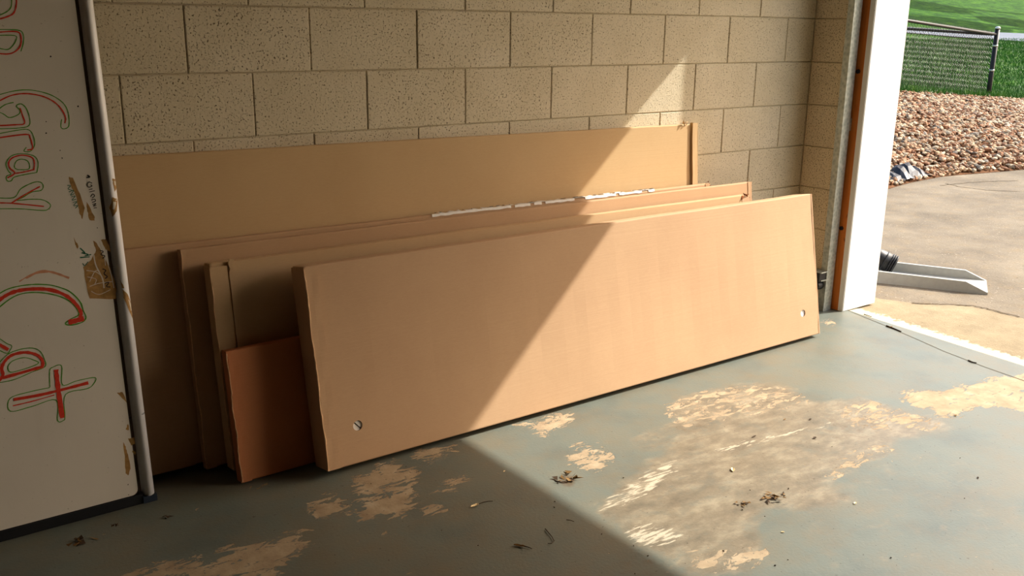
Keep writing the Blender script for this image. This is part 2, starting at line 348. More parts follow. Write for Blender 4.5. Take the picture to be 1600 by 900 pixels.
# ---- outside ground
def crackx(y): return np.interp(y, [-6, -.842, -.644, -.55, -.474, -.388, -.216, 1], [.80, .766, .774, .751, .649, .564, .485, .45])
ys = np.concatenate([np.linspace(-8, -1.8, 12)[:-1], np.linspace(-1.8, .2, 90)]); us = np.linspace(0, 1, 24)
V = []; bandv = []
for y in ys:
    for u in us:
        x = thr(y) + u*(crackx(y)-thr(y)); V.append((x, y, -.004 - .012*u)); bandv.append(max(0, 1-abs((x-thr(y)-.04)/.12)))
ao = build('apron', V, [(j*24+i, j*24+i+1, (j+1)*24+i+1, (j+1)*24+i) for j in range(len(ys)-1) for i in range(23)], M['apron'])
at = ao.data.attributes.new('band', 'FLOAT', 'POINT'); at.data.foreach_set('value', np.array(bandv, np.float32)); tag(ao, 'tan concrete strip outside the doorway', 'apron', kind='structure')
bx_ = np.array([-2, 3.0, 3.79, 4.3, 5.0, 5.48, 6.17, 9, 16, 40]); by_ = np.array([1.8, 1.84, 1.88, 1.985, 2.03, 1.93, 1.82, 1.75, 1.7, 1.7])
def edge(x): return np.interp(x, bx_, by_)
xs = np.concatenate([np.linspace(.3, 9, 60), np.linspace(9.3, 40, 20)])
V = []; F = []; yy = np.concatenate([np.linspace(0, .6, 8)[:-1], np.linspace(.6, 1, 14)])
for x in xs:
    for u in yy: V.append((x, -12 + u*(edge(x)+.15+12), -.018))
n = len(yy)
dr = build('driveway', V, [(i*n+j, (i+1)*n+j, (i+1)*n+j+1, i*n+j+1) for i in range(len(xs)-1) for j in range(n-1)], M['asphalt']); tag(dr, 'weathered grey brown asphalt driveway outside', 'driveway', kind='structure')
FY = 4.35
def ssm(t): t = np.clip(t, 0, 1); return t*t*(3-2*t)
def zg(x, y):
    e = edge(x); fr = .60 - .066*(np.clip(x, 5, 13)-7.6)
    bed = fr*np.clip((y-e)/(FY-e), 0, 1)**.9
    lawn = np.interp(y, [FY, 14.4, 16.2, 27, 60], [.43, 1.15, 1.33, 3.3, 10.0]) + (fr-.43)*np.exp(-np.maximum(y-FY, 0)/3)
    return np.where(y < FY, bed, lawn)
xs = np.linspace(.4, 24, 90); us = np.linspace(0, 1, 16); V = []
for x in xs:
    for u in us: y = edge(x)-.02 + u*(FY+.1-edge(x)); V.append((x, y, float(zg(x, y))-.015))
bed = build('planting_bed', V, [(i*16+j, (i+1)*16+j, (i+1)*16+j+1, i*16+j+1) for i in range(89) for j in range(15)], M['soil'], smooth=True); tag(bed, 'brown soil bank under the river stones', 'bank', kind='structure')
xs = np.linspace(-6, 120, 100); yv = np.concatenate([np.linspace(FY-.05, 20, 40)[:-1], np.linspace(20, 60, 20)]); V = [(x, y, float(zg(x, y))) for x in xs for y in yv]; n = len(yv)
la = build('lawn', V, [(i*n+j, (i+1)*n+j, (i+1)*n+j+1, i*n+j+1) for i in range(99) for j in range(n-1)], M['lawn'], smooth=True); tag(la, 'sunlit mown green lawn rising beyond the fence', 'lawn', kind='structure')
def ground(u, v):                                # where a sight line meets the outside terrain
    d = ray(u, v); t0 = 8.0
    while t0 < 120:
        q = CAM + d*t0
        if q[2] < float(zg(q[0], q[1])): return q
        t0 += .05
    return q
nl, nr = ground(1416, 52), ground(1598, 66); f_l, f_r = ground(1416, 43.5), ground(1598, 53.5)
V = []
for k in np.linspace(-1.2, 3, 40):
    for q0, q1 in ((nl, nr), (f_l, f_r)):
        q = q0 + (q1-q0)*k; V.append((q[0], q[1], float(zg(q[0], q[1]))+.03))
rd = build('road', V, [(2*i, 2*i+2, 2*i+3, 2*i+1) for i in range(39)], M['road']); tag(rd, 'grey road crossing the lawn', 'road', kind='structure')
def crack(pts, host, z, name='crack'):
    r = random.Random(len(pts)); P = []
    for i in range(len(pts)-1):
        for k in range(8): t_ = k/8; P.append((pts[i][0]+(pts[i+1][0]-pts[i][0])*t_+r.uniform(-1, 1), pts[i][1]+(pts[i+1][1]-pts[i][1])*t_+r.uniform(-.35, .35)))
    ribbon(P, .011, z).build(name, M['crackfill'], host)
crack([(1425,469.5), (1450,471), (1490,472), (1520,474), (1545,479), (1600,493)], ao, -.0125)
crack([(1478,284), (1500,289), (1540,294), (1600,297)], dr, -.0165); crack([(1470,287), (1520,282), (1600,279)], dr, -.0165)

# ------------------------------------------------------------------ cartons
def carton(name, label, x0, x1, yt, zt, lean, t, mt, tilt=0, seed=0, crease=.0012, holes=(), group='flat cartons leaning on the wall'):
    """front top edge at (yt, zt); rests on its back bottom edge. Returns root and a local->world function."""
    th = math.radians(lean); H = (zt - t*math.sin(th))/math.cos(th); y0 = yt - (H*math.sin(th) - t*math.cos(th)); L = x1-x0
    root = empty(name, ((x0+x1)/2, y0, 0), label, 'box', group)
    ct, st = math.cos(th), math.sin(th); tl = math.radians(tilt)
    def T(X, Y, Z):                       # X along length from left, Y depth (front = -t), Z up the face
        zz = Z + (L-X)*math.tan(tl)
        return (x0+X, y0 + Y*ct + zz*st, -Y*st + zz*ct)
    r = random.Random(seed); ph = [r.uniform(0, 6.28) for _ in range(6)]; rd = min(.005, t*.2)
    prof = []
    for cy, cz, a0 in ((-t+rd, rd, 180), (-rd, rd, 270), (-rd, H-rd, 0), (-t+rd, H-rd, 90)):
        for k in range(4):
            a = math.radians(a0+k*30); prof.append((cy+rd*math.cos(a), cz+rd*math.sin(a)))
    nf = 10; front = [(-t, rd+(H-2*rd)*(1-k/nf)) for k in range(1, nf)]; prof += front
    st_x = [0, .0015, .006] + list(np.linspace(.03, L-.03, 44)) + [L-.006, L-.0015, L]; V = []; npf = len(prof)
    for X in st_x:
        ins = .003 if X in (0, L) else (.001 if X in (.0015, L-.0015) else 0)
        for (Y, Z) in prof:
            yy = Y + (ins if Y < -t/2 else -ins); zz = Z + (ins if Z < H/2 else -ins)
            wv = .5*crease*(math.sin(X*5.1+ph[0]+Z*3)+.6*math.sin(X*13+ph[1]-Z*7)+.3*math.sin(X*41+ph[2]))
            if Y <= -t+1e-6: yy += wv*(1-((2*Z/H-1)**2))*1.5
            if Z > H-rd*1.5: zz += wv*.8
            V.append(T(X, yy, zz))
    F = [(i*npf+j, i*npf+(j+1) % npf, (i+1)*npf+(j+1) % npf, (i+1)*npf+j) for i in range(len(st_x)-1) for j in range(npf)]
    F += [tuple(range(npf))[::-1], tuple((len(st_x)-1)*npf+j for j in range(npf))]
    body = build('carton_body', V, F, mt, root)
    bm = bmesh.new(); bm.from_mesh(body.data); bmesh.ops.recalc_face_normals(bm, faces=bm.faces[:]); bm.to_mesh(body.data); bm.free()
    if holes:
        mb = MB()
        for X, Z, rr in holes: mb.tube([T(X, -t-.03, Z), T(X, -t+.012, Z)], rr, 24)
        cut = mb.build('cutter', mt); md = body.modifiers.new('b', 'BOOLEAN'); md.object = cut; md.operation = 'DIFFERENCE'; md.solver = 'EXACT'
        cut.location = root.location*0; bpy.context.view_layer.update()
        dg = bpy.context.evaluated_depsgraph_get(); me = bpy.data.meshes.new_from_object(body.evaluated_get(dg))
        body.modifiers.clear(); body.data = me; bpy.data.objects.remove(cut)
    return root, T, L, H
def sheet(T, X0, X1, Z0, Z1, Y, th, name, m, root, seed=1, wob=.002, nx=2, nz=26, side=0, depth=0):
    """thin card panel lying on the face at depth Y (front outward = -Y), with hand-cut wavy edges; `side` -1/1 folds it round that end"""
    r = random.Random(seed); mb = MB(); V = []
    for j in range(nz+1):
        Z = Z0+(Z1-Z0)*j/nz; e0 = r.uniform(-wob, wob); e1 = r.uniform(-wob, wob)
        for i in range(nx+1):
            X = X0+(X1-X0)*i/nx + (e0 if i == 0 else e1 if i == nx else 0); lift = (.0015*math.sin(j*.9+seed) if i in (0, nx) else 0)
            V.append(T(X, Y-th+lift*.4, Z))
        for i in range(nx+1):
            X = X0+(X1-X0)*i/nx + (e0 if i == 0 else e1 if i == nx else 0); V.append(T(X, Y, Z))
    w = nx+1; st = 2*w; F = []
    for j in range(nz):
        a, b = j*st, (j+1)*st
        for i in range(nx): F += [(a+i, a+i+1, b+i+1, b+i), (a+w+i+1, a+w+i, b+w+i, b+w+i+1)]
        F += [(a+w, a, b, b+w), (a+nx, a+w+nx, b+w+nx, b+nx)]
    F += [tuple(list(range(w))[::-1]+list(range(w, 2*w))), tuple(list(range(nz*st, nz*st+w))+list(range(nz*st+w, nz*st+2*w))[::-1])]
    o = mb.add(V, F).build(name, m, root)
    if side:
        X = X0 if side < 0 else X1; V = []; r = random.Random(seed)
        for j in range(nz+1):
            Z = Z0+(Z1-Z0)*j/nz; e = r.uniform(-wob, wob)
            for D in (Y-th, Y+depth): V += [T(X+side*.0022+e*.3, D, Z), T(X+e*.3-side*.0005, D, Z)]
        F = []
        for j in range(nz):
            a, b = 4*j, 4*j+4
            F += [(a, a+2, b+2, b), (a+1, b+1, b+3, a+3), (a, b, b+1, a+1), (a+2, a+3, b+3, b+2)]
        F += [(0, 1, 3, 2), (4*nz, 4*nz+2, 4*nz+3, 4*nz+1)]
        MB().add(V, F).build('flap_fold', m, o)
    return o
def crumple(T, X, Z, Y, s, m, root, seed, name='torn_corner', n=9):
    r = random.Random(seed); mb = MB()
    for k in range(n):
        cx, cz, cy = X+r.uniform(-s, s), Z+r.uniform(-s*.5, s*.5), Y+r.uniform(-.012, .006); d = s*.8
        V = [T(cx+r.uniform(-d, d), cy+r.uniform(-.008, .008), cz+r.uniform(-d, d)*.7) for _ in range(3)]
        V += [tuple(np.array(q)+(.001, -.0015, .001)) for q in V]; mb.add(V, [(0,1,2), (5,4,3), (0,3,4,1), (1,4,5,2), (2,5,3,0)])
    o = mb.build(name, m, root); o['kind'] = 'stuff'; return o

def lit_rim(T, X, Z0, Z1, Y, root, seed, rad=.0022):  # wavy torn rim, coloured paler to stand for the light it catches
    r = random.Random(seed); P = []
    for k in range(34): P.append(T(X+r.uniform(-.0012, .0012)+.0015*math.sin(k*.5+seed), Y+r.uniform(-.001, .001), Z0+(Z1-Z0)*k/33))
    return MB().tube(P, [rad*r.uniform(.55, 1.2) for _ in P], 6).build('lit_rim', M['litrim'], root)
# back carton, tallest, flat against the wall
c1, T, L, H = carton('tall_carton', 'tall pale brown carton standing against the block wall, hindmost of all', -4.30, -.868, -.042, .962, 4.4, .036, M['kraft1'], .62, 1)
sheet(T, L+.004, L+.034, .0, H+.004, -.037, .008, 'end_cap', M['kraft1'], c1, 5, .0015, side=1, depth=.036)
crumple(T, L-.03, H+.001, -.03, .02, M['kraft1'], c1, 8, 'torn_flap', 6)
# thin carton between it and the next
c2, T, L, H = carton('taped_carton', 'long carton with torn white tape along its top edge, between two others', -4.20, -.795, -.112, .702, 6.0, .034, M['kraft2'], .45, 2)
sheet(T, L-.03, L, .0, H, -.034, .002, 'end_flap', M['kraft2'], c2, 4)
crumple(T, L-.012, H-.004, -.026, .014, M['torn'], c2, 3)
r = random.Random(4); V = []; F = []; K = 60
Xa, Xb = -2.25+4.20, -1.14+4.20
for k in range(K+1):
    X = Xa + (Xb-Xa)*k/K; wv = r.uniform(.0, .006); V += [T(X, -.036, H-.008+wv*.5), T(X, -.034, H+.0025), T(X, -.014+r.uniform(-.008, .008), H+.0025+r.uniform(0, .004))]
for k in range(K):
    if r.random() < .85: F.append((3*k, 3*k+3, 3*k+4, 3*k+1))
    if r.random() < .8: F.append((3*k+1, 3*k+4, 3*k+5, 3*k+2))
tp = build('torn_tape', V, F, M['tapewhite'], c2); mb = MB()
for k in range(34):
    X = r.uniform(Xa, Xb); ww = r.uniform(.004, .022); mb.add([T(X, -.031, H+.0055), T(X+ww, -.029, H+.0055), T(X+ww+.004, -.018, H+.006), T(X+.004, -.020, H+.006)], [(0, 1, 2, 3)])
mb.build('tape_print', M['tapedark'], tp)['kind'] = 'stuff'
sheet(T, .70, 1.02, .0, .385, -.034, .004, 'lower_panel', M['kraft2'], c2, 9, .001)
# third
c3, T, L, H = carton('plain_carton', 'long plain carton with a clean top edge, in front of the taped one', -3.158, -.556, -.146, .694, 7.0, 0.028, M['kraft2'], .33, 3)
sheet(T, -.001, .03, .0, H, -0.028, .002, 'end_flap', M['kraft2'], c3, 6, .002, side=-1, depth=0.028)
sheet(T, L-.025, L+.001, .0, H, -0.028, .0015, 'end_flap', M['kraft2'], c3, 7, .001)
lit_rim(T, -.002, .004, H-.004, -.031, c3, 35, .0014)
# fourth
c4, T, L, H = carton('flapped_carton', 'long light brown carton with folded end flaps, directly behind the front one', -3.098, -.648, -.215, .653, 7.5, .05, M['kraft3'], .45, 4)
sheet(T, .0, .051, .0, H-.012, -.05, .006, 'end_flap', M['kraft3'], c4, 12, .0012, side=-1, depth=.05)
sheet(T, .0555, L-.058, .0, H-.0015, -.05, .006, 'front_panel', M['kraft3'], c4, 17, .0006, nx=12)
sheet(T, .058, .076, H-.03, H+.006, -.056, .003, 'tape_tab', M['kraft3'], c4, 13, .004, nz=4)
sheet(T, L-.0545, L-.004, .0, H-.008, -.05, .005, 'end_flap', M['kraft4'], c4, 14, .0015)
crumple(T, L-.03, H-.002, -.045, .02, M['torn'], c4, 15)
lit_rim(T, -.002, .004, H-.015, -.055, c4, 37, .0014)
# small
c5, T, L, H = carton('small_carton', 'short reddish brown carton standing at the left end of the front one', -3.093, -2.05, -.297, .416, 8.0, .036, M['kraft5'], 0, 5)
sheet(T, -.001, .03, .0, H, -.036, .0025, 'end_flap', M['kraft5'], c5, 16, .0022, side=-1, depth=.036)
lit_rim(T, -.002, .004, H-.006, -.0395, c5, 33, .0016)
# front
XL, XR = -2.857, -.385
c6, T, L, H = carton('front_carton', 'front carton, half in sunlight, with a punched hole at each lower end', XL, XR, -.352, .652, 10.5, .09, M['kraft4'], .12, 6, .0015)
bpy.context.view_layer.update()
th = math.radians(10.5); nrm = (0, -math.cos(th), math.sin(th))
holes = []
H4 = H
for (u, v, rr) in ((559, 665, .0165), (1254.5, 489.5, .0165)):
    q = pxplane(u, v, T(0, -.09, 0), nrm); X = q[0]-XL
    Z = (q[2]-T(X, -.09, 0)[2])/math.cos(th); holes.append((X, Z, rr))
for ch in list(c6.children): bpy.data.objects.remove(ch)
bpy.data.objects.remove(c6)
c6, T, L, H = carton('front_carton', 'front carton, half in sunlight, with a punched hole at each lower end', XL, XR, -.352, .652, 10.5, .09, M['kraft4'], .12, 6, .0015, holes)
for i, (X, Z, rr) in enumerate(holes):
    mb = MB(); mb.tube([T(X, -.09+.0115, Z), T(X, -.09+.0035, Z)], rr*.97, 20); pl = mb.build('hole_plug', M['foam'], c6)
    if i == 0:
        a = rr*.66; MB().add([T(X-a-.001, -.0871, Z+a), T(X-a+.003, -.0871, Z+a+.001), T(X+a+.001, -.0871, Z-a), T(X+a-.003, -.0871, Z-a-.001)], [(0, 3, 2, 1)]).build('plug_slot', M['tapedark'], pl)
sheet(T, -.001, .040, .002, H-.004, -.09, .0035, 'end_flap', M['kraft4'], c6, 21, .0014, side=-1, depth=.09)
lit_rim(T, -.002, .004, H-.008, -.0945, c6, 31)
sheet(T, L-.004, L+.001, .002, H-.001, -.09, .001, 'end_flap', M['kraft4'], c6, 22, .0006, side=1, depth=.09)

# ------------------------------------------------------------------ whiteboard on end
th = math.radians(5.6); WX0, WX1, WY, WH = -4.56, -3.338, -.300, 2.42; ct, st = math.cos(th), math.sin(th)
wbr = empty('whiteboard', ((WX0+WX1)/2, WY, 0), 'white dry-erase board stood on end with red and green handwriting', 'whiteboard')
WO = np.array((0, WY, .0)); WN = np.array((0, -ct, st))
def wp(a, b, n=0.0): return (a, WY + b*st - n*ct, b*ct + n*st)     # a = x, b = up the board, n = proud of the face
def wq(u, v, n=0.0):                                             # picture point -> (a, b) on the board
    q = pxplane(u, v, wp(0, 0, n), WN); return q[0], (q[2]-n*st)/ct
FRW = .037
def slab(a0, a1, b0, b1, n0, n1): return MB().add([wp(a, b, n) for n in (n0, n1) for b in (b0, b1) for a in (a0, a1)], [(0,2,3,1), (4,5,7,6), (0,1,5,4), (2,6,7,3), (0,4,6,2), (1,3,7,5)])
# face with rounded lower corners
c0, c1_ = WX0+FRW, WX1-FRW-.011; rr = .018; pts = []
for cx, cz, a0 in ((c1_-rr, .03+rr, 270), (c1_-rr, WH-.03-rr, 0), (c0+rr, WH-.03-rr, 90), (c0+rr, .03+rr, 180)):
    for k in range(5): a = math.radians(a0+k*22.5); pts.append((cx+rr*math.cos(a), cz+rr*math.sin(a)))
n = len(pts); V = [wp(a, b, .0) for a, b in pts]+[wp(a, b, -.012) for a, b in pts]
build('writing_surface', V, [tuple(range(n)), tuple(range(n, 2*n))[::-1]]+[(i, i+n, (i+1) % n+n, (i+1) % n) for i in range(n)], M['board'], wbr)
slab(WX0+.01, WX1-.01, .012, WH-.012, -.026, -.0121).build('backing', M['gasket'], wbr)
def rail(ac, nm):
    V = []; K = 12
    for b in (.02, WH-.02):
        for k in range(K+1): a = math.pi*k/K; V.append(wp(ac-math.cos(a)*FRW/2, b, -.016+math.sin(a)*.028))
        V.append(wp(ac+FRW/2, b, -.028)); V.append(wp(ac-FRW/2, b, -.028))
    m = K+3; F = [(i, (i+1) % m, (i+1) % m+m, i+m) for i in range(m)]+[tuple(range(m))[::-1], tuple(range(m, 2*m))]
    return build(nm, V, F, M['alu'], wbr, False)
rl = rail(WX1-FRW/2, 'side_rail'); rail(WX0+FRW/2, 'side_rail')
for pl in rl.data.polygons: pl.use_smooth = len(pl.vertices) == 4
slab(WX0+.004, WX1-FRW, .0, .028, -.026, .006).build('bottom_strip', M['blackplastic'], wbr)  # near-black strip along the lower edge; the top rail is pale
slab(WX0+.004, WX1-.004, WH-.028, WH, -.026, .006).build('top_rail', M['alu'], wbr)
for a in (WX1-FRW/2, WX0+FRW/2): slab(a-FRW/2-.001, a+FRW/2+.001, .0, .021, -.029, .011).build('corner_cap', M['bluecap'], wbr)
def strip(pts, wd, n, taper=.0, seed=0):                         # marker line on the board
    r = random.Random(seed); P = [np.array(q) for q in pts]; Q = []
    for i in range(len(P)-1):                                     # Catmull-Rom
        p0, p1, p2, p3 = P[max(i-1, 0)], P[i], P[i+1], P[min(i+2, len(P)-1)]
        for k in range(5): t_ = k/5; Q.append(.5*((2*p1)+(-p0+p2)*t_+(2*p0-5*p1+4*p2-p3)*t_**2+(-p0+3*p1-3*p2+p3)*t_**3))
    Q.append(P[-1]); V = []
    for i, q in enumerate(Q):
        d = Q[min(i+1, len(Q)-1)]-Q[max(i-1, 0)]; d = d/(np.linalg.norm(d)+1e-9); nn = np.array((-d[1], d[0])); ww = wd/2*(1+r.uniform(-.18, .18))
        V += [wp(*(q-nn*ww), n), wp(*(q+nn*ww), n)]
    return V, [(2*i, 2*i+1, 2*i+3, 2*i+2) for i in range(len(Q)-1)]
def tile(pts, oy): return [(x/4, y/4+oy) for x, y in pts]
def marks(name, lines, wd, m, n=.0006, seed=1):
    for k, (oy, pts, *w) in enumerate(lines): build(name, *strip([wq(*q) for q in tile(pts, oy)], w[0] if w else wd, n+k*.000008, 0, seed+k), m, wbr)
A, B_, C_ = 0, 225, 450
marks('red_letter_stroke', [
 (A, [(98,-30),(103,20),(88,78),(45,105),(-30,125)]), (A, [(-40,204),(105,198),(132,240),(125,290),(90,325),(40,338),(-40,330)]),
 (A, [(-40,650),(60,600),(150,585),(240,595),(310,620),(360,655),(395,700),(410,740),(405,770)]), (A, [(125,675),(140,720),(152,772),(90,780),(-40,787)]),
 (A, [(-40,866),(160,840),(188,862),(200,900),(203,930),(170,938)]),
 (B_, [(210,165),(215,120),(200,85),(140,70),(80,85),(55,115),(62,150),(92,182),(45,212)]), (B_, [(92,184),(150,175),(212,160)]),
 (B_, [(250,265),(150,320),(70,370)]), (B_, [(-40,369),(70,370),(275,390)]),
 (C_, [(-40,105),(0,72),(60,35),(140,12),(250,5),(340,17),(420,52),(480,108),(507,155),(498,182)], .0095), (C_, [(428,214),(470,205),(524,188)], .014), (C_, [(-40,330),(0,355),(52,386)], .0085),
 (C_, [(15,562),(140,527),(270,490)], .0085), (C_, [(265,492),(265,455),(230,418),(160,402),(80,417),(35,452),(10,500),(18,545),(-10,585)], .008),
 (C_, [(350,510),(365,640),(390,812)], .0115), (C_, [(85,697),(250,668),(400,632),(552,592)], .0085), (C_, [(80,736),(200,708),(340,668)], .003)], .0034, M['red'])
marks('green_outline_stroke', [
 (A, [(72,-20),(70,40),(40,75),(-30,105)]), (A, [(-40,184),(110,188),(145,215),(145,270),(130,322)]), (A, [(-40,222),(90,222),(100,250),(75,290),(40,310),(-40,292)]),
 (A, [(-40,602),(80,570),(180,562),(280,580),(350,610),(400,650),(425,700),(432,760),(425,795),(395,805),(380,790),(385,745)]),
 (A, [(-30,700),(30,655),(85,640)]), (A, [(-30,690),(20,712),(60,735),(115,715),(125,690),(105,668),(108,655),(135,650),(165,680),(185,740),(180,785),(120,800),(-40,806)]),
 (A, [(-40,842),(120,812),(180,812),(208,850),(216,905),(190,945),(150,945),(165,920)]),
 (B_, [(230,178),(238,120),(215,77),(140,60),(70,75),(38,120),(50,165),(68,188),(40,202),(45,230),(70,230),(90,207),(160,190),(230,178)]),
 (B_, [(110,160),(90,145),(100,110),(130,95),(170,105),(185,135),(175,158),(110,160)]),
 (B_, [(-40,335),(85,335),(130,280),(210,240),(255,240),(270,265),(255,290),(200,300),(140,335),(105,352),(200,345),(270,350),(315,380),(300,408),(260,415),(120,405),(-40,405)]),
 (C_, [(-40,60),(30,15),(100,-8),(200,-22),(300,-20),(370,-5),(440,25),(500,85),(520,140),(537,185),(510,215),(440,232),(408,222),(440,195),(490,168),(480,130),(430,80),(350,45),(240,28),(140,35),(60,70),(-40,150)], .0032),
 (C_, [(-40,290),(40,345),(72,360),(65,385),(40,408),(-40,370)], .0022),
 (C_, [(55,520),(50,490),(80,455),(150,435),(210,450),(240,470),(170,500),(80,525),(55,520)]), (C_, [(-40,510),(40,420),(120,385),(200,375),(250,395),(275,440),(282,490),(200,525),(80,575),(-40,596)]),
 (C_, [(312,618),(310,520),(330,495),(385,487),(390,605),(480,580),(595,560),(580,605),(540,630),(410,665),(405,800),(400,825),(360,828),(350,700),(200,740),(65,770),(62,690),(180,650),(312,622)])], .0024, M['green'], .0004)
marks('orange_smear', [(B_, [(160,838),(250,797),(330,802),(432,838)], .006), (B_, [(120,860),(200,815),(300,800)], .003)], .005, M['orange'], .0003)
def patches(name, polys, m, n, host=None):
    for oy, pl in polys:
        P = [wq(*q) for q in tile(pl, oy)]; r = random.Random(len(pl)); Q = []
        for i in range(len(P)):                                    # ragged outline
            a, b = np.array(P[i]), np.array(P[(i+1) % len(P)])
            for k in range(4): Q.append(a+(b-a)*k/4+np.array((r.uniform(-1, 1), r.uniform(-1, 1)))*.0012*(k > 0))
        V = [wp(*q, n) for q in Q]; build(name, V, [tuple(range(len(V)))], m, wbr)
patches('adhesive_residue', [(B_, [(430,205),(455,210),(500,310),(530,400),(515,470),(495,430),(480,340),(440,250)]), (B_, [(540,360),(590,450),(590,480),(560,475),(545,420)]),
 (B_, [(520,770),(570,725),(600,665),(580,600),(605,620),(640,690),(690,780),(728,900),(722,968),(560,965),(540,880)]), (B_, [(630,600),(660,595),(685,640),(690,672),(660,660)]), (B_, [(460,580),(490,640),(485,660),(470,630)]),
 (C_, [(730,655),(765,650),(795,720)]), (C_, [(785,885),(800,850),(806,890)]), (675, [(800,40),(840,35),(845,70),(820,85)]), (675, [(770,62),(786,90),(800,140),(816,230),(803,270),(785,258),(780,180)]), (675, [(830,110),(850,130),(845,145),(825,125)])], M['residue'], .00025)
marks('residue_streak', [(B_, [(585,690),(600,760),(640,840),(650,900)], .0035), (B_, [(540,790),(600,800),(640,830)], .002), (B_, [(560,860),(590,800),(610,790)], .0018), (B_, [(650,690),(690,800),(712,900)], .002),
 (B_, [(560,890),(620,870),(700,860)], .0016), (C_, [(570,20),(620,40),(690,10)], .0016), (B_, [(620,610),(650,700),(660,760)], .002), (B_, [(545,830),(600,845),(590,880)], .0016)], .002, M['paper'], .0005)
marks('green_scribble', [(B_, [(420,258),(440,262),(425,280),(450,290)]), (B_, [(430,300),(460,290),(440,320),(465,310)]), (B_, [(445,330),(470,325),(450,350),(475,345)]), (B_, [(455,365),(480,360),(460,385),(485,385),(470,402)]),
 (B_, [(500,650),(530,680),(510,680),(550,690),(530,700),(570,690)], .003), (B_, [(500,710),(560,705)], .003), (B_, [(515,745),(530,760),(550,735)], .002)], .0018, M['darkgreen'], .0006)
marks('black_scribble', [(B_, [(545,195),(560,205),(540,210)], .004), (B_, [(575,245),(555,238),(545,255),(555,270),(575,262),(565,255)]), (B_, [(555,285),(578,280)]), (B_, [(558,300),(592,292)]), (B_, [(565,330),(580,312),(590,325),(575,338)]),
 (B_, [(570,350),(592,345),(595,358),(575,365)]), (B_, [(578,378),(600,372),(582,388),(602,384)]), (B_, [(585,400),(605,398)]), (B_, [(625,665),(645,672),(630,690),(655,700),(640,715)], .0025), (B_, [(640,780),(660,790),(650,810),(670,830),(655,840)], .0028),
 (B_, [(655,870),(680,865),(665,890),(690,893)], .0025)], .0022, M['black'], .0007)
mb = MB()
for (u, v, s) in ((219.5, 770, .007), (79, 88, .003), (122, 166, .003), (72, 190, .002), (203, 653, .003), (210, 651, .0028), (200, 757, .0025), (201, 773, .002), (72, 208, .0025), (94, 235, .002), (97, 247, .002), (152, 356, .002)):
    a, b = wq(u, v); k = [(a+s*math.cos(i*.9)*random.uniform(.5, 1.1), b+s*math.sin(i*.9)*random.uniform(.5, 1.1)) for i in range(7)]; mb.add([wp(*q, .0005) for q in k], [tuple(range(7))])
mb.build('dark_specks', M['black'], wbr)['kind'] = 'stuff'
def onrail(polys, name, m, gap=.0006):
    ac = WX1-FRW/2
    for pl in polys:
        P = [np.array(wq(*q, .008)) for q in pl]; cen = sum(P)/len(P); r = random.Random(3); Q = []
        for i in range(len(P)):
            for k in range(4): Q.append(P[i]+(P[(i+1) % len(P)]-P[i])*k/4+np.array((r.uniform(-1, 1), r.uniform(-1, 1)))*.001*(k > 0))
        def pt(q):
            s_ = np.clip((q[0]-ac)/(FRW/2), -.97, .97); return wp(ac+s_*FRW/2, q[1], -.016+.028*math.sqrt(1-s_*s_)+gap)
        rings = [[cen+(q-cen)*f for q in Q] for f in (.34, .67, 1)]; n = len(Q); V = [pt(cen)]+[pt(q) for rg in rings for q in rg]
        F = [(0, 1+i, 1+(i+1) % n) for i in range(n)]
        for g in range(2): F += [(1+g*n+i, 1+(g+1)*n+i, 1+(g+1)*n+(i+1) % n, 1+g*n+(i+1) % n) for i in range(n)]
        build(name, V, F, m, rl)
onrail([tile(p_, o_) for o_, p_ in ((B_, [(700,215),(738,222),(740,268),(715,298),(705,250)]), (B_, [(700,332),(737,345),(728,420),(700,455),(684,400)]), (B_, [(745,838),(760,870),(775,900),(760,900)]),
  (C_, [(762,5),(790,30),(815,75),(850,140),(862,222),(840,208),(800,130),(770,60)]))], 'adhesive_residue', M['residue'])
onrail([tile(p_, o_) for o_, p_ in ((B_, [(712,230),(728,235),(726,262),(715,255)]), (B_, [(705,360),(725,362),(712,410),(700,405)]), (C_, [(800,70),(812,80),(830,150),(818,140)]), (C_, [(832,150),(845,160),(850,200),(842,195)]))], 'residue_streak', M['paper'], .0012)
onrail([tile([(878,790),(936,766),(940,796)], C_)], 'grey_tape_scrap', M['greytape'])

# ------------------------------------------------------------------ garage door track
tr = empty('door_track', (0, -.21, 0), 'galvanised vertical garage door track beside the timber jamb', 'door track')
MB().box((-.02, -.225, 0), (-.017, -.190, 2.35)).build('outer_lip', M['galv'], tr)
MB().box((-.017, -.225, 0), (.040, -.2225, 2.35)).box((.0375, -.2225, 0), (.040, -.200, 2.35)).build('web', M['galv'], tr)
MB().box((-.017, -.1925, 0), (.004, -.190, 2.35)).build('inner_lip', M['galv'], tr)
for z in (.9, 1.75): MB().box((.0401, -.222, z), (.058, -.202, z+.06)).build('bracket', M['galv'], tr)
rb = empty('bottom_bracket', (-.03, -.19, .10), 'black steel bracket and roller low on the door track', 'bracket')
MB().bbox((-.075, -.222, .16), (-.0215, -.150, .205), .003).build('plate', M['blackplastic'], rb)
MB().bbox((-.075, -.232, .2055), (-.018, -.150, .2105), .001).build('top_plate', M['galv'], rb)
MB().tube([(-.060, -.19, .135), (-.0215, -.19, .135)], .024, 14).build('roller', M['blackplastic'], rb)
MB().box((-.062, -.226, .1615), (-.0215, -.2235, .168)).build('edge_strip', M['galv'], rb)

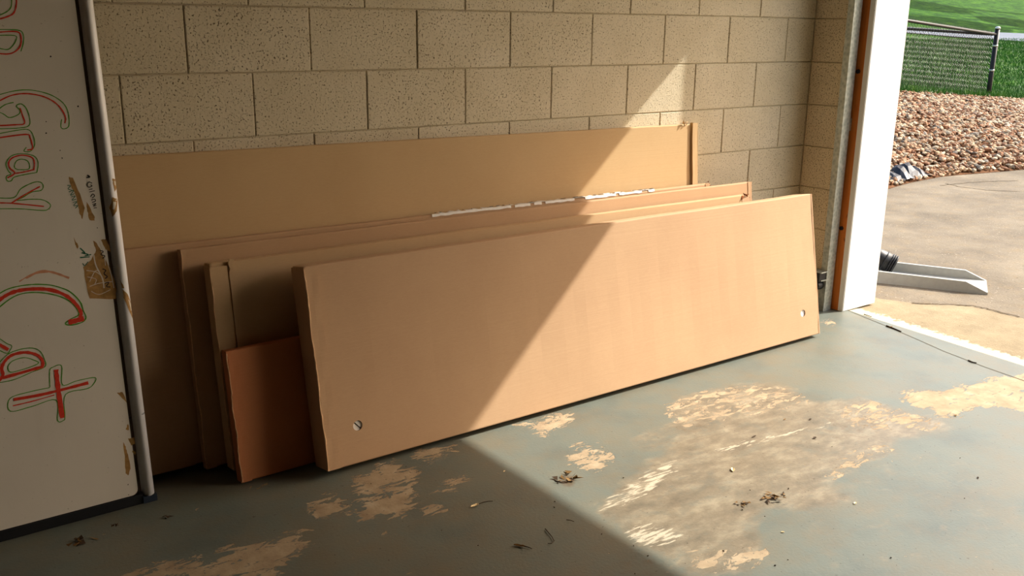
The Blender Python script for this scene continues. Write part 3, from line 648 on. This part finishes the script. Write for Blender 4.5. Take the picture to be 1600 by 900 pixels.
# ------------------------------------------------------------------ splash block and downspout
e = np.array((.49, -.87)); e /= np.linalg.norm(e); nv = np.array((-e[1], e[0]))    # along, and across to the far side
o2 = px(1543, 461, 2, -.018)[:2]; LG, WD, HH, TK = .86, .30, .062, .022
sb = empty('splash_block', (*o2, -.018), 'grey trough-shaped splash block lying on the driveway', 'splash block')
def sp(a, b, z): q = o2 - e*a + nv*b; return (q[0], q[1], -.018+z)       # a back from the open end, b across
mb = MB().add([sp(a, b, z) for z in (0, .014) for a, b in ((.0, 0), (LG, 0.0), (LG, WD), (.0, WD))], [(0,1,2,3)[::-1], (4,5,6,7), (0,1,5,4), (1,2,6,5), (2,3,7,6), (3,0,4,7)]); mb.build('trough_floor', M['splash'], sb)
for b0 in (0, WD-TK):
    pr = [(0, .0), (0, .012), (.028, .024), (.115, HH), (LG, HH+.008), (LG, 0)]
    V = [sp(a, b, z) for b in (b0-.0005, b0+TK) for a, z in pr]; n = 6
    MB().add(V, [tuple(range(n)), tuple(range(n, 2*n))[::-1]]+[(i, i+n, (i+1) % n+n, (i+1) % n) for i in range(n)]).build('trough_side', M['splash'], sb)
ds = empty('downspout', (.52, .1, 0), 'dark grey downspout outlet emptying into the splash block', 'downspout')
pe = sp(.49, WD*.45, .078); pe = np.array(pe)
q1 = pe - np.array((*e, 0))*.26 + np.array((0, 0, .10)); q2 = q1 - np.array((*e, 0))*.10 + np.array((0, 0, .14)); q3 = q2 + np.array((0, 0, 2.2))
MB().tube([pe, pe*.6+q1*.4, q1, (q1+q2)/2+np.array((*e, 0))*-.02, q2, q3], [.056, .057, .06, .06, .056, .056], 20).build('elbow_pipe', M['blackplastic'], ds, True)
dirv = (pe-q1)/np.linalg.norm(pe-q1)
for k in (.004, .016, .028, .060): MB().tube([pe-dirv*(k+.007), pe-dirv*(k+.0045), pe-dirv*(k+.0015), pe-dirv*k], [.056, .063, .063, .056], 20).build('rib_ring', M['blackplastic'], ds, True)

# ------------------------------------------------------------------ river stones
def stone_mesh(seed):
    bm = bmesh.new(); bmesh.ops.create_icosphere(bm, subdivisions=1, radius=.5); r = random.Random(seed)
    for v in bm.verts: v.co *= r.uniform(.82, 1.15)
    bm.verts.index_update(); V = np.array([v.co[:] for v in bm.verts]); F = [[v.index for v in f.verts] for f in bm.faces]; bm.free(); return V, F
SM = [stone_mesh(i) for i in range(6)]
def stone_xf(r, s):
    a, b, c = r.uniform(0, 6.28), r.uniform(-.5, .5), r.uniform(-.5, .5)
    return np.array(Matrix.Rotation(a, 3, 'Z') @ Matrix.Rotation(b, 3, 'X') @ Matrix.Rotation(c, 3, 'Y') @ Matrix.Diagonal((s*r.uniform(1.0, 1.5), s*r.uniform(.7, 1), s*r.uniform(.45, .75))))
r = random.Random(5); groups = [MB() for _ in M['stones']]
vv = [[] for _ in M['stones']]; ff = [[] for _ in M['stones']]; cnt = [0]*len(M['stones'])
for k in range(17000):
    x = r.uniform(3.0, 13.8); y = r.uniform(0, 1); y = edge(x)-.01 + y*(FY+.02-edge(x)); g = r.choices(range(7), [5, 4, 4, 3, 3, 3, 1])[0]
    s = r.uniform(.032, .07); V, F = SM[r.randrange(6)]; z = float(zg(x, y))+r.uniform(-.005, .018)
    V = V @ stone_xf(r, s).T + (x, y, z); vv[g].append(V); ff[g].append(np.array(F)+cnt[g]); cnt[g] += len(V)
for g in range(7):
    o = build('river_gravel', np.concatenate(vv[g]), np.concatenate(ff[g]), M['stones'][g], bed); o['kind'] = 'stuff'
placed = []
for k in range(400):
    if len(placed) >= 90: break
    x = r.uniform(3.6, 6.6); y = edge(x)+.05+abs(r.gauss(0, .35)); s = r.uniform(.06, .085)
    if any((x-a)**2+(y-b)**2 < .15**2 for a, b in placed) or (3.9 < x < 5.2 and y < edge(x)+.5): continue
    placed.append((x, y)); ci = r.choices(range(7), [5, 4, 4, 3, 3, 3, 2])[0]
    V, F = SM[r.randrange(6)]; z = float(zg(x, y))+s*.25
    o = build('river_stone', V @ stone_xf(r, s).T + (x, y, z), F, M['stones'][ci], origin=(x, y, z))
    tag(o, 'larger %s river stone along the driveway edge of the gravel bank' % ('tan', 'reddish brown', 'pale buff', 'dark brown', 'greyish tan', 'cream', 'slate grey')[ci], 'stone', 'larger river stones at the driveway edge')
# crumpled weed fabric
q0, q1 = px(1398, 284, 2, .02), px(1452, 270, 2, .03); V = []; nx, ny = 16, 6; r = random.Random(2)
for i in range(nx+1):
    for j in range(ny+1):
        q = q0+(q1-q0)*i/nx; h = .13*math.sin(math.pi*j/ny)*(.35+.65*abs(math.sin(i*.8)))*math.sin(math.pi*(i+.6)/(nx+1.2))
        V.append((q[0]+r.uniform(-.012, .012), q[1]-.02+j*.045+r.uniform(-.012, .012), .012+h+r.uniform(0, .02)))
F = [(i*(ny+1)+j, (i+1)*(ny+1)+j, (i+1)*(ny+1)+j+1, i*(ny+1)+j+1) for i in range(nx) for j in range(ny)]
o = build('weed_fabric', V, F, M['fabric'], origin=tuple(q0)); tag(o, 'crumpled dark blue weed fabric sticking out of the gravel edge', 'fabric')

# ------------------------------------------------------------------ chain link fence
CXY = (10.2, 4.40)
def fence(name, p0, p1, zb0, zb1, hgt, label, posts):
    p0, p1 = np.array(p0), np.array(p1); L = np.linalg.norm(p1-p0); root = empty(name, (*p1, zb1), label, 'fence')
    def at(s, z): t_ = s/L; q = p0+(p1-p0)*t_; return (q[0], q[1], zb0+(zb1-zb0)*t_+z)
    MB().tube([at(0, hgt), at(L, hgt)], .021, 8).build('top_rail', M['fenceblack'], root, True)
    MB().tube([at(0, .05), at(L, .05)], .004, 5).build('bottom_wire', M['fenceblack'], root)
    for s in posts: MB().tube([at(s, -.15), at(s, hgt-.01)], .024, 10).build('line_post', M['fenceblack'], root, True)
    cell = .036; nz = int((hgt+.03)/cell); mb = MB(); n = int(L/cell); dn = np.array((-(p1-p0)[1], (p1-p0)[0], 0))/L
    V = []; F = []
    for i in range(n):
        base = len(V)
        for j in range(nz+1):
            s = (i + (j % 2)*1.04)*cell; q = np.array(at(min(s, L), .02+j*cell))+dn*(.027+(.004 if (i+j) % 2 else -.004)); w_ = .0028
            V += [q+(w_, 0, w_), q+(-w_, 0, w_), q-(0, 0, w_*1.3)]
            if j:
                a, b = base+3*(j-1), base+3*j
                F += [(a, a+1, b+1, b), (a+1, a+2, b+2, b+1), (a+2, a, b, b+2)]
    o = build('chain_link_mesh', V, F, M['fenceblack'], root); o['kind'] = 'stuff'
    return root
f1 = fence('chain_link_fence', (5.6, 4.40), (CXY[0]-.04, CXY[1]), .735, .41, .915, 'black chain link fence running along the top of the gravel bank', (0, 2.05))
cp = empty('corner_post', (*CXY, .2), 'black capped fence post at the corner where two chain link runs meet', 'fence post')
MB().tube([(*CXY, -.05), (*CXY, 1.40)], .034, 14).build('post', M['fenceblack'], cp, True)
MB().tube([(*CXY, 1.40), (*CXY, 1.415), (*CXY, 1.43), (*CXY, 1.437)], [.038, .038, .028, .01], 14).build('cap', M['galv'], cp, True)
for z in (.45, .8, 1.15): MB().tube([(*CXY, z), (*CXY, z+.025)], .037, 14).build('tension_band', M['galv'], cp, True)
fence('chain_link_fence', (10.2, 8.6), (10.2, 4.45), .60, .41, .915, 'black chain link fence running away from the corner post across the lawn', (0, 2.6))

# ------------------------------------------------------------------ grass
r = rng; N = 120000
x = r.uniform(6, 34, N); y = FY-.1 + (r.random(N)**1.6)*9.5; keep = np.abs((y-4.4) - .46*(x-11.2)) < 4.5; x, y = x[keep], y[keep]; N = len(x)
z = np.array(zg(x, y)); h = r.uniform(.035, .085, N)*np.where(y < FY+.35, 1.4, 1.0); a = r.uniform(0, 6.28, N); wd = r.uniform(.005, .010, N)*np.clip((y-2)/4, 1, 2.2); lx, ly = r.normal(0, .03, N), r.normal(0, .03, N)
V = np.empty((N, 3, 3)); V[:, 0] = np.stack([x-np.cos(a)*wd, y-np.sin(a)*wd, z-.01], 1); V[:, 1] = np.stack([x+np.cos(a)*wd, y+np.sin(a)*wd, z-.01], 1); V[:, 2] = np.stack([x+lx, y+ly, z+h], 1)
go = build('grass', V.reshape(-1, 3), np.arange(N*3).reshape(-1, 3), M['blade'], la); go['kind'] = 'stuff'
# trees standing out on the lawn
def tree(x, y, h, cr, seed, label):
    r = random.Random(seed); z = float(zg(x, y)); root = empty('lawn_tree', (x, y, z), label, 'tree', 'shade trees on the lawn')
    mb = MB().tube([(x, y, z-.1), (x+.05, y, z+h*.3), (x, y+.1, z+h*.7)], [.22, .17, .08], 10)
    for k in range(7): a = k*.9; mb.tube([(x, y, z+h*(.3+.05*k)), (x+math.cos(a)*cr*.6, y+math.sin(a)*cr*.6, z+h*(.5+.05*k))], [.07, .02], 6)
    mb.build('trunk', M['bark'], root); V = []; F = []
    for k in range(5200):
        d = Vector((r.gauss(0, 1), r.gauss(0, 1), r.gauss(0, .8))).normalized()*cr*(r.random()**.45); c = Vector((x, y, z+h*.68))+Vector((d.x, d.y, d.z*.75)); s = r.uniform(.09, .17)
        u = Vector((r.gauss(0, 1), r.gauss(0, 1), r.gauss(0, 1))).normalized(); v = u.orthogonal().normalized(); n = len(V)
        V += [c-u*s, c+v*s*.5, c+u*s, c-v*s*.5]; F.append((n, n+1, n+2, n+3))
    build('foliage', V, F, M['leaf'], root)['kind'] = 'stuff'

for k, (u, v, h, cr) in enumerate(((1590, 37, 8, 1.9), (1478, 36, 8.5, 2.0), (1420, 6, 9.5, 2.3))):
    g_ = ground(u, v); tree(g_[0]+h*.68/.857, g_[1]-.301*h*.68/.857, h, cr, 40+k, 'leafy shade tree standing on the far lawn beyond the road')

# ------------------------------------------------------------------ litter on the floor
def leaf(u, v, ln, wd, ang, m, name, label, cat='leaf', curl=.25, stem=0):
    q = px(u, v, 2, .002); r = random.Random(int(u*7+v)); V = []; K = 8
    for i in range(K+1):
        t_ = i/K; ww = wd*math.sin(math.pi*min(1, t_*.93+.04))**.7*(1+r.uniform(-.2, .2)); zz = .0015+ln*curl*(t_-.5)**2
        for k, s in enumerate((-1, 0, 1)): lx, ly = (t_-.5)*ln, s*ww/2; V.append((q[0]+lx*math.cos(ang)-ly*math.sin(ang), q[1]+lx*math.sin(ang)+ly*math.cos(ang), zz+abs(s)*ww*.3))
    F = [(3*i+k, 3*i+3+k, 3*i+4+k, 3*i+1+k) for i in range(K) for k in range(2)]
    if stem or True:
        root = empty(name, (q[0], q[1], 0), label, cat); o = build('leaf_blade', V, F, m, root)
        md = o.modifiers.new('thickness', 'SOLIDIFY'); md.thickness = .0008
        if stem:
            a = np.array((q[0]+ln/2*math.cos(ang), q[1]+ln/2*math.sin(ang), .003)); d = np.array((math.cos(ang), math.sin(ang), 0)); nn = np.array((-d[1], d[0], 0))
            MB().tube([a-d*.005, a+d*stem*.4-nn*stem*.05, a+d*stem*.8-nn*stem*.2, a+d*stem-nn*stem*.36], [.0014, .0012, .001, .0007], 5).build('stem', M['twig'], root)
    return root
def twig(pts, rad, label, name='twig', branches=()):
    P = [px(u, v, 2, .003) for u, v in pts]; root = empty(name, (*P[0][:2], 0), label, 'twig')
    MB().tube(P, [rad*(1-.5*i/len(P)) for i in range(len(P))], 6).build('stick', M['twig'], root)
    for b in branches: MB().tube([px(u, v, 2, .004) for u, v in b], rad*.6, 5).build('side_shoot', M['leafbrown'], root)
    return root
def crumb(u, v, s, label, name='leaf_clump', m='leafbrown', n=10, flat=.5):
    q = px(u, v, 2, 0); r = random.Random(int(u+v*3)); root = empty(name, (q[0], q[1], 0), label, 'debris'); mb = MB(); m2 = MB()
    for k in range(n):
        c = np.array((q[0]+r.gauss(0, s*.45), q[1]+r.gauss(0, s*.45), r.uniform(.0015, s*flat*.5))); V = [c+np.array((r.uniform(-1, 1), r.uniform(-1, 1), r.uniform(-.25, .35)))*s*.45 for _ in range(4)]
        for w_ in V: w_[2] = max(.0005, w_[2])
        (mb if k % 3 else m2).add(V, [(0,1,2), (0,3,1), (1,3,2), (2,3,0)])
    mb.build('flakes', M[m], root)['kind'] = 'stuff'; m2.build('dark_flakes', M['twig'], root)['kind'] = 'stuff'; return root
leaf(742, 790, .030, .011, .1, M['leafpale'], 'dry_leaf', 'curled straw coloured leaf with a dark stem on the shaded floor', stem=.042)
leaf(1145, 734, .026, .012, .75, M['leafpale'], 'dry_leaf', 'cream coloured curled leaf lying on the sunlit floor')
leaf(812, 853, .034, .010, -.9, M['leafbrown'], 'dry_leaf', 'flattened brown leaf skeleton on the shaded floor', stem=.02)
leaf(788, 736, .010, .004, .5, M['leafpale'], 'paper_chip', 'tiny white chip on the shaded floor', 'scrap')
leaf(1266, 655, .014, .007, .2, M['twig'], 'dark_leaf', 'small dark leaf near the bare floor streak')
leaf(1226, 655, .014, .005, .2, M['leafbrown'], 'grey_leaf', 'small dull leaf beside the dark leaf')
leaf(1178, 682, .022, .005, .1, M['twig'], 'bark_sliver', 'thin dark bark sliver on the worn floor', 'debris')
leaf(1273, 684, .018, .009, .1, M['twig'], 'bark_chip', 'broad dark bark chip on the worn floor', 'debris')
leaf(1493, 649, .014, .007, .3, M['leafbrown'], 'brown_leaf', 'small brown leaf at the edge of the big bare patch')
leaf(1528, 746, .012, .005, .6, M['twig'], 'seed_husk', 'tiny dark seed husk on the green paint', 'debris')
leaf(1336, 786, .013, .007, .3, M['leafpale'], 'leaf_scrap', 'tiny pale and dark leaf scrap on the green paint')
leaf(1223, 831, .010, .005, -.6, M['leafpale'], 'leaf_scrap', 'tiny cream leaf scrap by the large worn area')
twig([(852,826), (857,832), (862,838), (866,845), (862,849), (856,849)], .0014, 'curved dark twig on the shaded floor')
twig([(885,812), (892,813), (897,815)], .0012, 'short dark twig near the shadow edge')
twig([(1385,509), (1396,513), (1408,518)], .004, 'dark twig lying along the door threshold', branches=[[(1390,511), (1394,510)]])
twig([(1350,491), (1356,493), (1362,495)], .0025, 'small dark twig close to the white jamb')
twig([(1513,563), (1520,566), (1526,567)], .003, 'short twig beside the floor joint')
crumb(1205, 780, .030, 'brown clump of leaf litter on the sunlit floor', n=16); crumb(1225, 775, .016, 'trail of small leaf crumbs beside the brown clump', 'leaf_crumbs', n=8); crumb(1161, 790, .020, 'dark flattened leaf clump on the sunlit floor', n=9, flat=.3)
crumb(888, 749, .036, 'rusty crumbling clod on the lit floor near the shadow edge', 'rust_clod', 'leafbrown', 14)
crumb(124, 848, .030, 'dark reddish leaf debris below the whiteboard', 'leaf_debris', 'leafbrown', 9); crumb(176, 822, .014, 'dark bits of debris by the whiteboard foot', 'debris_bits', 'twig', 6)
crumb(263, 808, .016, 'dark crumbs on the floor beyond the whiteboard', 'debris_crumbs', 'twig', 7)
for k, (u, v) in enumerate([(974,747),(867,784),(866,793),(1130,861),(1131,862),(1211,884),(1231,875),(1012,869),(990,853),(1500,716),(1507,779),(1300,698),(1160,797),(1232,764),(1172,766),(940,835),(747,853),(1195,807),(992,897),(1392,872)]):
    q = px(u, v, 2, 0); s = random.uniform(.003, .006); V, F = SM[k % 6]
    o = build('grit', V @ stone_xf(random, s).T*1.0 + (q[0], q[1], s*.3), F, M['twig'], origin=(q[0], q[1], 0)); tag(o, 'tiny dark crumb of grit on the garage floor', 'grit', 'grit scattered on the floor')
